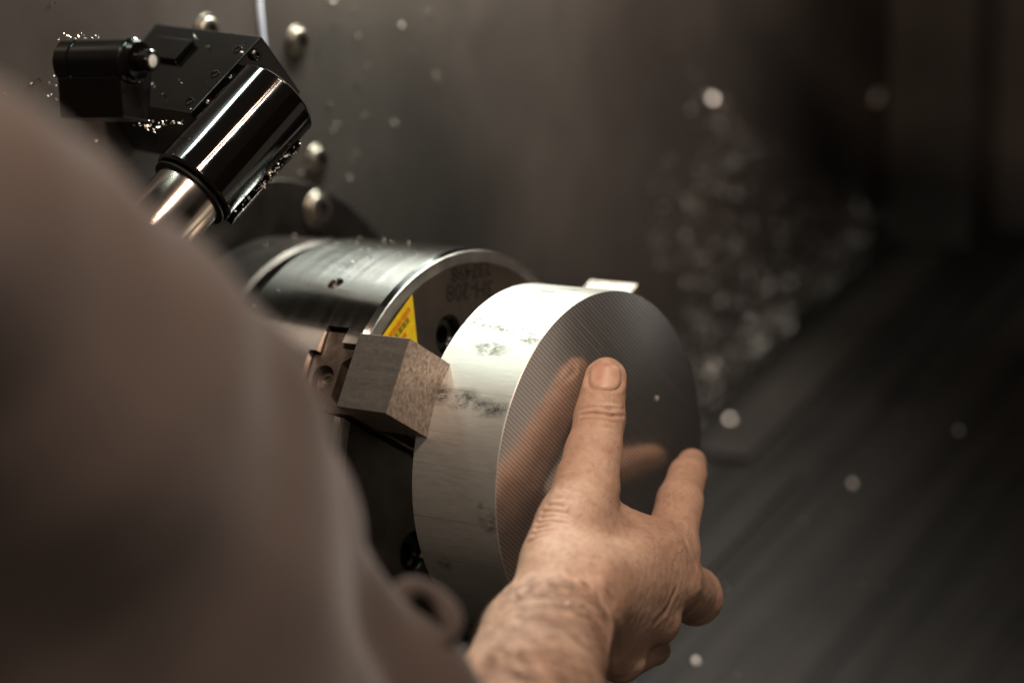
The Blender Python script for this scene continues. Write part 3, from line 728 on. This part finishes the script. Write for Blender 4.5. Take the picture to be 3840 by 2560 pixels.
iB = onx(1345, 1330, 0.58); mB = onx(1330, 1360, 0.62); rB = onx(1335, 1400, 0.60); pB = onx(1330, 1430, 0.55)
NF = np.array([1.0, 0, 0]); WA = onx(1395, 1188, 0.30); WB = onx(1492, 1232, 0.42)
def hand_sdf(P):
    palm = chain(P, [iB, iM], [0.20, 0.155])
    palm = smin(palm, chain(P, [mB, mM], [0.20, 0.155]), 0.10)
    palm = smin(palm, chain(P, [rB, rM], [0.19, 0.145]), 0.10)
    palm = smin(palm, chain(P, [pB, pM], [0.17, 0.13]), 0.10)
    thumb = chain(P, [tC, tM], [0.205, 0.172], 0.05)
    thumb = smin(thumb, chain(P, [tM, (tM+tI)/2, tI], [0.172, 0.150, 0.144], 0.04), 0.05)
    thumb = smin(thumb, cone(P, tI, tT, 0.140, 0.112), 0.03)
    web = chain(P, [(tM+tC)/2, (iM*0.8+iB*0.2), iM], [0.14, 0.09, 0.09], 0.1)
    w2 = chain(P, [WA, WB], [0.105, 0.10])
    d = smin(palm, thumb, 0.11); d = smin(d, web, 0.12); d = smin(d, w2, 0.10)
    arm = chain(P, [(wr+mB)/2, wr, arm1, arm2, arm3], [0.22, 0.243, 0.315, 0.375, 0.44], 0.06)
    d = smin(d, arm, 0.13)
    fi = chain(P, [iM, iP, iD, iT], [0.150, 0.130, 0.106, 0.086], 0.03)
    fm = chain(P, [mM, mP, mD, mT], [0.16, 0.158, 0.110, 0.09], 0.03)
    fr_ = chain(P, [rM, rP, rD, rT], [0.135, 0.110, 0.10, 0.09], 0.03)
    fp_ = chain(P, [pM, pP, pD, pT], [0.125, 0.085, 0.075, 0.07], 0.03)
    for f_, k in ((fi, 0.06), (fm, 0.035), (fr_, 0.03), (fp_, 0.03)): d = smin(d, f_, k)
    # flattened where skin presses on the metal
    rr = np.hypot(P[:, 1], P[:, 2])
    d = np.where(rr < 1.0, np.maximum(d, 0.002-P[:, 0]), d)
    return d
lo = np.minimum.reduce([wr, tT, iT, mP, mT, pM, arm3, arm2, pT])-0.5; hi = np.maximum.reduce([wr, tT, iT, mP, arm3, arm2, arm1])+0.5
def world_to_mesh(fn, lo, hi, h, it):
    V, F = surface_nets(fn, lo, hi, h); return refine(fn, V, it), F
HV, HF = world_to_mesh(hand_sdf, lo, hi, 0.0165, 2)
# front-facing surface lookup for creases, nail and hair: march a ray onto the hand
def hit(px, py, fn=hand_sdf, d0=9.0, it=60):
    p = POS+ray(px, py)*d0; r_ = ray(px, py); r_ = r_/np.linalg.norm(r_)
    for _ in range(it):
        s_ = float(fn(p[None])[0])
        if s_ < 1e-4: break
        p = p+r_*s_*0.9
    return p
def hits(pp, d0=9.5, it=34):
    rays = np.array([ray(a, b) for a, b in pp]); rays /= np.linalg.norm(rays, axis=1)[:, None]
    p = POS+rays*d0
    for _ in range(it): p = p+rays*hand_sdf(p)[:, None]*0.92
    return p
CREASES = [  # picture-space polylines of skin folds on the surface, depth, width
    ([(1330, 942), (1360, 936), (1400, 940), (1436, 938)], 0.010, 0.010),
    ([(1336, 955), (1370, 951), (1405, 957), (1436, 955)], 0.013, 0.010),
    ([(1330, 968), (1365, 966), (1410, 970)], 0.007, 0.010),
    ([(1345, 928), (1385, 924), (1425, 928)], 0.006, 0.010),
    ([(1340, 985), (1380, 982), (1415, 986)], 0.004, 0.012),
    ([(1285, 1082), (1320, 1078), (1360, 1086)], 0.006, 0.014),
    ([(1278, 1100), (1305, 1094), (1345, 1098)], 0.006, 0.014),
    ([(1258, 1120), (1290, 1122), (1330, 1132)], 0.009, 0.016),
    ([(1246, 1140), (1280, 1146), (1320, 1150)], 0.006, 0.014),
    ([(1236, 1156), (1262, 1162), (1292, 1163)], 0.006, 0.011),
    ([(1226, 1170), (1250, 1177), (1288, 1176), (1310, 1180)], 0.0075, 0.010),
    ([(1222, 1184), (1246, 1190), (1276, 1187)], 0.006, 0.009),
    ([(1216, 1200), (1238, 1203), (1280, 1198), (1305, 1202)], 0.008, 0.010),
    ([(1212, 1215), (1234, 1215), (1262, 1209)], 0.0085, 0.010),
    ([(1208, 1232), (1230, 1228), (1258, 1219), (1280, 1217)], 0.008, 0.010),
    ([(1205, 1250), (1222, 1244), (1246, 1234)], 0.005, 0.010),
    ([(1398, 1568), (1397, 1500), (1392, 1440), (1372, 1395), (1345, 1370)], 0.030, 0.030),
    ([(1420, 1540), (1415, 1470), (1402, 1420)], 0.010, 0.022),
    ([(1300, 1345), (1335, 1352), (1370, 1380)], 0.006, 0.024),
    ([(1240, 1340), (1275, 1332), (1310, 1338)], 0.006, 0.022),
    ([(1568, 1235), (1580, 1262), (1596, 1300)], 0.004, 0.022),
    ([(1500, 1432), (1530, 1400), (1560, 1340)], 0.004, 0.022),
]
disp = np.zeros(len(HV))
toC = POS-HV; toC /= np.linalg.norm(toC, axis=1)[:, None]
# finer mesh for visible creases: subdivide all quads once
def subdivide(V, F):
    V = list(map(tuple, V)); n0 = len(V); ed = {}; V = np.array(V)
    E = np.concatenate([F[:, [0, 1]], F[:, [1, 2]], F[:, [2, 3]], F[:, [3, 0]]]); Es = np.sort(E, 1)
    U, inv = np.unique(Es, axis=0, return_inverse=True); inv = inv.reshape(4, -1)
    mid = (V[U[:, 0]]+V[U[:, 1]])/2; fc = V[F].mean(1)
    V2 = np.concatenate([V, mid, fc]); m0 = n0; f0 = n0+len(U); fi_ = f0+np.arange(len(F))
    Q = []
    for k in range(4): Q.append(np.stack([F[:, k], m0+inv[k], fi_, m0+inv[k-1]], 1))
    return V2, np.concatenate(Q)
HV, HF = subdivide(HV, HF); HV = refine(hand_sdf, HV, 2)
HN = grad(hand_sdf, HV)
disp = np.zeros(len(HV))
for poly, dep, wd in CREASES:
    P3 = list(hits(poly)); best = np.full(len(HV), 9.0)
    tt = np.zeros(len(HV)); nseg = len(P3)-1
    for i, (a, b) in enumerate(zip(P3[:-1], P3[1:])):
        ba = b-a; L2 = ba @ ba
        if L2 < 1e-9: continue
        h = np.clip(((HV-a) @ ba)/L2, 0, 1); dd = np.linalg.norm(HV-a-h[:, None]*ba, axis=1)
        m_ = dd < best; best = np.where(m_, dd, best); tt = np.where(m_, (i+h)/nseg, tt)
    fade = np.sin(np.clip(tt, 0.0, 1.0)*math.pi)**0.5*0.8+0.2
    dep = dep*0.95
    disp -= dep*fade*np.exp(-(best/wd)**2)
    disp += 0.45*dep*fade*np.exp(-((best-1.8*wd)/(wd*1.1))**2)
# soft unevenness: tendons, veins, muscle
def bumps(P, f, seed):
    rs = np.random.RandomState(seed); o_ = 0
    for i in range(7):
        k = rs.normal(0, f, 3); o_ = o_+np.sin(P @ k+rs.uniform(0, 6.28))
    return o_/7
disp += 0.010*bumps(HV, 9, 3)+0.0020*bumps(HV, 38, 5)+0.0008*bumps(HV*np.array([1, 1, 0.6]), 95, 8)
pj = project(HV)
for a, b, dep in ((iB, iM, 0.012), (mB, mM, 0.012), ):
    ba = b-a; h = np.clip(((HV-a) @ ba)/(ba @ ba), 0.15, 0.9); q_ = HV-a-h[:, None]*ba
    out = np.array([0.6, -0.7, 0.3]); lat = np.linalg.norm(np.cross(q_, out/np.linalg.norm(out)), axis=1)
    disp += dep*np.exp(-(lat/0.05)**2)*((HN @ out) > 0)
# nail bed: press a shallow step round the nail
NC = hit(1390, 866); nrm_n = -ray(1390, 866)
def nail_uv(px, py): return (px-1390)/41.0, (py-864.5)/33.0
u_, v_ = nail_uv(pj[:, 0], pj[:, 1])
near = np.linalg.norm(HV-NC, axis=1) < 0.25
front = (HN*toC[0]).sum(1) > -0.2 if False else (HN @ (-ray(1390, 866)/np.linalg.norm(ray(1390, 866)))) > 0.1
sq = (np.abs(u_)**3.2+np.abs(v_)**3.2)**(1/3.2)
disp += np.where(near & front, -0.009*np.exp(-((sq-1.02)/0.09)**2)+0.002*np.exp(-((sq-1.2)/0.14)**2)-0.005*(sq < 1.0), 0)
HV = HV+HN*disp[:, None]
rr = np.hypot(HV[:, 1], HV[:, 2]); m_ = (rr < 1) & (HV[:, 0] < 0.0015); HV[m_, 0] = 0.0015

person = thing('person', arm3, 'person in a blurred taupe shirt pressing a bare right hand on the disc', 'person')
mk('body', HV, HF, MT['skin'], person, True)
# thumbnail
nu = nv = 21; NF_ = []; pp = []; rl = []
for j in range(nv):
    for i in range(nu):
        a = -1+2*i/(nu-1); b = -1+2*j/(nv-1)
        r_ = max(abs(a), abs(b)); l_ = (abs(a)**3.0+abs(b)**3.0)**(1/3.0); s_ = r_/l_ if r_ > 0 else 1
        pp.append((1390+37*a*s_, 864.5+30*b*s_)); rl.append(r_)
NVv = hits(pp); rl = np.array(rl)
NVv = NVv+grad(hand_sdf, NVv)*(0.0065-0.009*np.maximum(0, rl-0.85)/0.15)[:, None]
for j in range(nv-1):
    for i in range(nu-1):
        k = j*nu+i; NF_.append((k, k+1, k+nu+1, k+nu))
mk('thumbnail', NVv, NF_, MT['nail'], person, True)
# forearm and hand hair
hV = []; hF = []; hp = []; hs = []
for _ in range(1100): hp.append((rnd.uniform(1100, 1390), rnd.uniform(1330, 1568))); hs.append((rnd.uniform(0.05, 0.11), rnd.gauss(0.9, 0.25), 0.0013))
for _ in range(420): hp.append((rnd.uniform(1250, 1580), rnd.uniform(1130, 1440))); hs.append((rnd.uniform(0.018, 0.04), rnd.gauss(-0.6, 0.5), 0.0007))
HP = hits(hp); HG = grad(hand_sdf, HP); HD = np.abs(hand_sdf(HP))
for P, nn, dd, (L, ang_, r) in zip(HP, HG, HD, hs):
    if dd > 0.005 or nn @ (POS-P) < 0: continue
    d_ = rgt*math.cos(ang_)-upv*math.sin(ang_); d_ = d_-nn*(d_ @ nn); d_ /= (np.linalg.norm(d_)+1e-6)
    sd_ = np.cross(nn, d_); s0 = len(hV)
    for k in range(4):
        t = k/3; c_ = P+d_*L*t+nn*(0.012*math.sin(t*2.6)+0.001); w_ = r*(1-0.7*t)
        hV.extend([c_+sd_*w_, c_-sd_*w_, c_+nn*w_])
    for k in range(3):
        for e in range(3):
            a = s0+3*k+e; b = s0+3*k+(e+1) % 3; hF.append((a, b, b+3, a+3))
tag(mk('arm_hair', hV, hF, MT['hair'], person), kind='stuff')
flake(0, 0, 0, 0.012, 'tiny bright chip lying on the back of the bare wrist', P=hit(1303, 1388), nrm=bck)

# ------------------------------------------------------------------ shirt
def inner(x, y, nx, ny, dep, r):
    l = math.hypot(nx, ny); k = r*FPX/dep/KD; return atd(x-nx/l*k, y-ny/l*k, dep)
SIL = [(-180, 120, .45, -.9, 7.5, .60), (62, 262, .62, -.78, 7.8, .50), (262, 395, .72, -.68, 8.2, .48), (480, 600, .72, -.7, 8.7, .50), (665, 815, .80, -.6, 9.2, .48), (800, 1140, .93, -.36, 9.9, .40), (868, 1340, .9, -.4, 10.2, .34), (1045, 1500, .75, -.6, 10.4, .30), (1150, 1640, .9, -.4, 10.4, .30)]
sp = [inner(*a) for a in SIL]; sr = [a[5] for a in SIL]
tor = [atd(-620, 780, 7.9), atd(-220, 1260, 8.7), atd(180, 1950, 9.4)]
mid = [atd(-330, 760, 7.9), atd(60, 1000, 8.4), atd(330, 1380, 9.1), atd(560, 1750, 9.6)]
def shirt_sdf(P):
    d = chain(P, sp, sr, 0.15); d = smin(d, chain(P, tor, [0.8, 0.95, 1.15], 0.3), 0.5)
    d = smin(d, chain(P, mid, [0.58, 0.60, 0.64, 0.58], 0.3), 0.30)
    d = d+0.032*bumps(P, 4, 11)+0.012*bumps(P, 11, 12)
    return d
allp = np.array(sp+tor); SV, SF = world_to_mesh(shirt_sdf, allp.min(0)-1.3, allp.max(0)+1.3, 0.06, 1)
shirt = mk('shirt', SV, SF, MT['cloth'], person, True)
# rolled cuff: thick doubled hem with an open fold
def ring(cx, cy, dep, rx, ry, rot, tube, n=48, mtube=14, tilt=(0, 0)):
    V = []; F = []
    for i in range(n):
        t = 2*math.pi*i/n; x_ = rx*math.cos(t); y_ = ry*math.sin(t)
        X = x_*math.cos(rot)-y_*math.sin(rot); Y = x_*math.sin(rot)+y_*math.cos(rot)
        C = atd(cx+X, cy+Y, dep+tilt[0]*X+tilt[1]*Y); out = rgt*math.cos(t+rot)-upv*math.sin(t+rot)
        for k in range(mtube):
            a = 2*math.pi*k/mtube; V.append(C+tube*(1+0.15*math.sin(3*t))*(out*math.cos(a)+bck*math.sin(a)*1.3))
    for i in range(n):
        for k in range(mtube):
            a = i*mtube+k; b = i*mtube+(k+1) % mtube; c_ = ((i+1) % n)*mtube+(k+1) % mtube; e = ((i+1) % n)*mtube+k
            F.append((a, b, c_, e))
    return V, F
V, F = ring(978, 1410, 10.35, 47, 72, math.radians(-40), 0.046, tilt=(0.0, -0.001))
mk('rolled_cuff', V, F, MT['cloth'], shirt, True)
